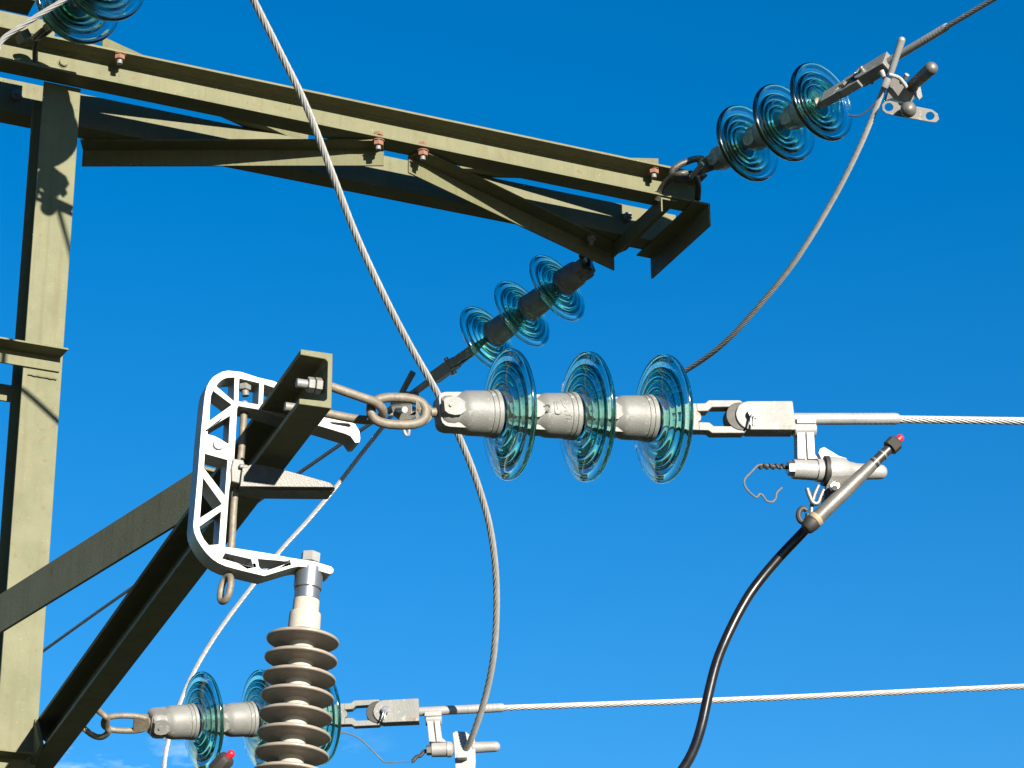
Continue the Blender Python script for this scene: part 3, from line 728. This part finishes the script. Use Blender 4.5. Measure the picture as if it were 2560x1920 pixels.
# ------------------------------------------------------------------ clamp bracket on the cantilever arm
B0 = C0 + dch * .30
KB = PL(B0, dch)
def cv(region, sc, pts, f=KB, off=0): return [f(region[0] + x * sc, region[1] + y * sc, off) for x, y in pts]
R1, SCL = (440, 840), 720 / 2212
outer = [(687, 953), (648, 944), (603, 929.5), (570, 926), (556, 929), (544, 935), (533, 942), (524, 953), (517, 966), (513, 980), (510, 1003), (502, 1084), (496, 1165), (489, 1247), (484, 1302), (483, 1312), (485, 1330), (492, 1348), (503, 1366), (515, 1382),
         (530, 1397), (545, 1407), (565, 1416), (602, 1426), (661, 1440), (729, 1419.5), (747, 1416), (767, 1418), (825, 1435), (833, 1431), (834, 1423), (829, 1417), (787, 1403.6), (729, 1395), (671, 1383), (600, 1372), (563, 1367), (573, 1228),
         (586, 1146), (592, 1042), (593, 1022), (596, 1015), (642, 1023), (700, 1042), (803, 1066), (862, 1084), (876, 1090), (888, 1107), (899, 1106), (901, 1096), (899, 1078), (888, 1060), (870, 1051), (820, 1040), (760, 1000)]
H1 = [(310, 385), (325, 362), (345, 343), (370, 328), (400, 320), (450, 318), (445, 500)]
H2 = [(487, 325), (640, 362), (633, 525), (480, 500)]
H3 = [(676, 370), (760, 400), (860, 460), (860, 560), (668, 520)]
H4 = [(285, 420), (428, 528), (258, 650), (262, 540), (270, 460)]
H5 = [(246, 712), (415, 612), (404, 830), (330, 785), (295, 768), (243, 756)]
H6 = [(222, 903), (396, 952), (374, 1222), (215, 1015)]
H7 = [(208, 1090), (352, 1290), (184, 1398)]
H8 = [(347, 1345), (328, 1600), (252, 1606), (215, 1560), (190, 1510), (178, 1465)]
R5, SC5 = (440, 1340), 640 / 2212
H9 = [(425, 148), (650, 200), (668, 272), (398, 195)]
H10 = [(707, 197), (880, 212), (985, 226), (900, 258), (775, 302), (735, 285), (718, 262)]
H11 = [(1180, 660), (1330, 672), (1345, 690), (1330, 700), (1200, 676)]
Bk = thing('clamp_bracket', B0 - Z * .3, 'white C-shaped cast aluminium bracket with triangular cut-outs, clamped over the cantilever arm', 'bracket')
holes = [cv(R1, SCL, h) for h in (H1, H2, H3, H4, H5, H6, H7, H8, H11)] + [cv(R5, SC5, h) for h in (H9, H10)]
MB().plate([KB(x, y) for x, y in outer], holes, dch * .055).build('frame', ALU, Bk, bevel=.0012)
MB().lathe([(0, .012), (.002, .012), (.006, .010)], KB(545, 1113, -.0), -dch, 24).build('rivet', ALU, Bk)
MB().hexn(KB(612, 968, .022), Z, .014, .016).rod(KB(614, 990, .022), KB(609, 946, .022), .008).build('bolt', GALV, Bk)
rodp = [KB(x, y, .03) for x, y in ((611, 1005), (603, 1133), (586, 1247), (579, 1361), (569, 1433))]
MB().tube(spline(rodp, .01), .0078, 16).build('threaded_rod', LINK, Bk)
ec = KB(564, 1472, .03); ring = MB(); loop(ring, ec, Z * 1 + nch * .12, (dch * .92 - nch * .40), .028, .016, .0075, 24, 2.2); ring.build('eye', LINK, Bk)
MB().plate([KB(x, y, -.006) for x, y in ((583, 1146), (609, 1150), (613, 1163), (609, 1190), (601, 1209), (579, 1203), (578, 1170))], [], dch * .05).rod(KB(598, 1165, -.012), KB(620, 1169, -.012), .005).build('rod_nut', GALV, Bk, bevel=.002)
MB().plate([KB(x, y, .004) for x, y in ((600, 1181), (625, 1195), (680, 1206), (800, 1210), (839, 1219), (835, 1229), (740, 1228), (660, 1227), (604, 1217))], [], dch * .05).build('lower_jaw', ALU_D, Bk, bevel=.002)
MB().plate([KB(x, y, -.016) for x, y in ((606, 1170), (632, 1160), (670, 1165), (730, 1180), (830, 1208), (836, 1218), (600, 1216))], [], dch * .02).build('jaw_web', DARK, Bk, bevel=.001)  # the cantilever arm's shadow here is put into the dark colour
MB().plate([KB(x, y, .0065) for x, y in ((690, 1210), (786, 1212), (803, 1224), (684, 1222))], [], dch * .004).build('jaw_pad', ALU, Bk)
# ------------------------------------------------------------------ hanging ribbed insulator
KI = PL(B0 + dch * .027, dch)
i0 = KI(781, 1399); iend = KI(731, 1875); axd = (iend - KI(757, 1600)).normalized()
I = thing('ribbed_insulator', KI(757, 1600), 'grey-brown insulator with many round ribs hanging from the white bracket', 'insulator')
def tpos(x, y): return (KI(x, y) - i0).dot(axd)
i0 = KI(757, 1600) - axd * ((KI(757, 1600) - KI(779, 1400)).dot(axd))
t0_ = 0
MB().hexn(i0 - axd * .004, axd, .021, .022).build('bolt_head', ALU, I)
ta, tb, tcc, td, te, tf = tpos(775, 1424), tpos(772, 1475), tpos(768, 1500), tpos(766, 1532), tpos(764, 1536), tpos(760, 1580)
MB().lathe([(ta, .0300), (tb - .002, .0300), (tb, .0285)], i0, axd, 40).build('collar', ALUP, I)
MB().lathe([(tb + .0003, .0268), (tcc, .0268), (tcc + .001, .026)], i0, axd, 40).build('collar', ALUP, I)
MB().lathe([(tcc + .0015, .0275), (td, .0280), (td + .002, .0325), (te + .003, .0335), (tf, .0340)], i0, axd, 40).build('neck', CEMENT, I)
t1_ = tpos(756, 1602); dt = tpos(738.5, 1791) - t1_; dt /= 4
prof = [(tf, .034)]
def shedpts(t, r):
    return [(t - .0150, .0275), (t - .0125, .036), (t - .0085, r * .78), (t - .0050, r - .004), (t - .0030, r - .0008), (t - .0012, r), (t + .0008, r), (t + .0024, r - .0010), (t + .0034, r - .0035), (t + .0022, r * .85), (t - .0005, .050), (t + .0020, .033), (t + .006, .0270)]
N = 12
for k in range(N):
    t = t1_ + k * dt
    sh = MB().lathe(shedpts(t, .0765), i0, axd, 72)
    sh.build('shed', SHED, I, smooth=50)
MB().lathe([(tf + .0005, .0262), (t1_ + N * dt, .0262), (t1_ + N * dt + .001, .034), (t1_ + N * dt + .06, .034)], i0, axd, 40).build('core', CEMENT, I)
# lug with red tip low on the left, in front of the lower string
dI = depth(iend) - .05
lq = P(540, 1925, dI); lt = P(578, 1884, dI - .01); ax = (lt - lq).normalized()
Lg = thing('cable_lug', lq, 'dark cable lug with a red tip at the bottom edge beside the ribbed insulator', 'cable lug')
MB().lathe([(-.10, .013), (-.012, .013), (-.010, .0185), (.022, .0195), (.030, .0150), (.0325, .009)], lq + ax * .008, ax, 8).build('cap', RUBBER, Lg)
MB().lathe([(0, .0082), (.010, .0082), (.013, .0065), (.015, .003)], lq + ax * .040, ax, 14).build('tip', RED, Lg)
MB().tube(spline([lq - ax * .08, lq - ax * .25, lq - ax * .45 - Z * .05, lq - ax * .6 - Z * .2], .02), .0105, 16).build('cable_tail', BLACK, Lg)
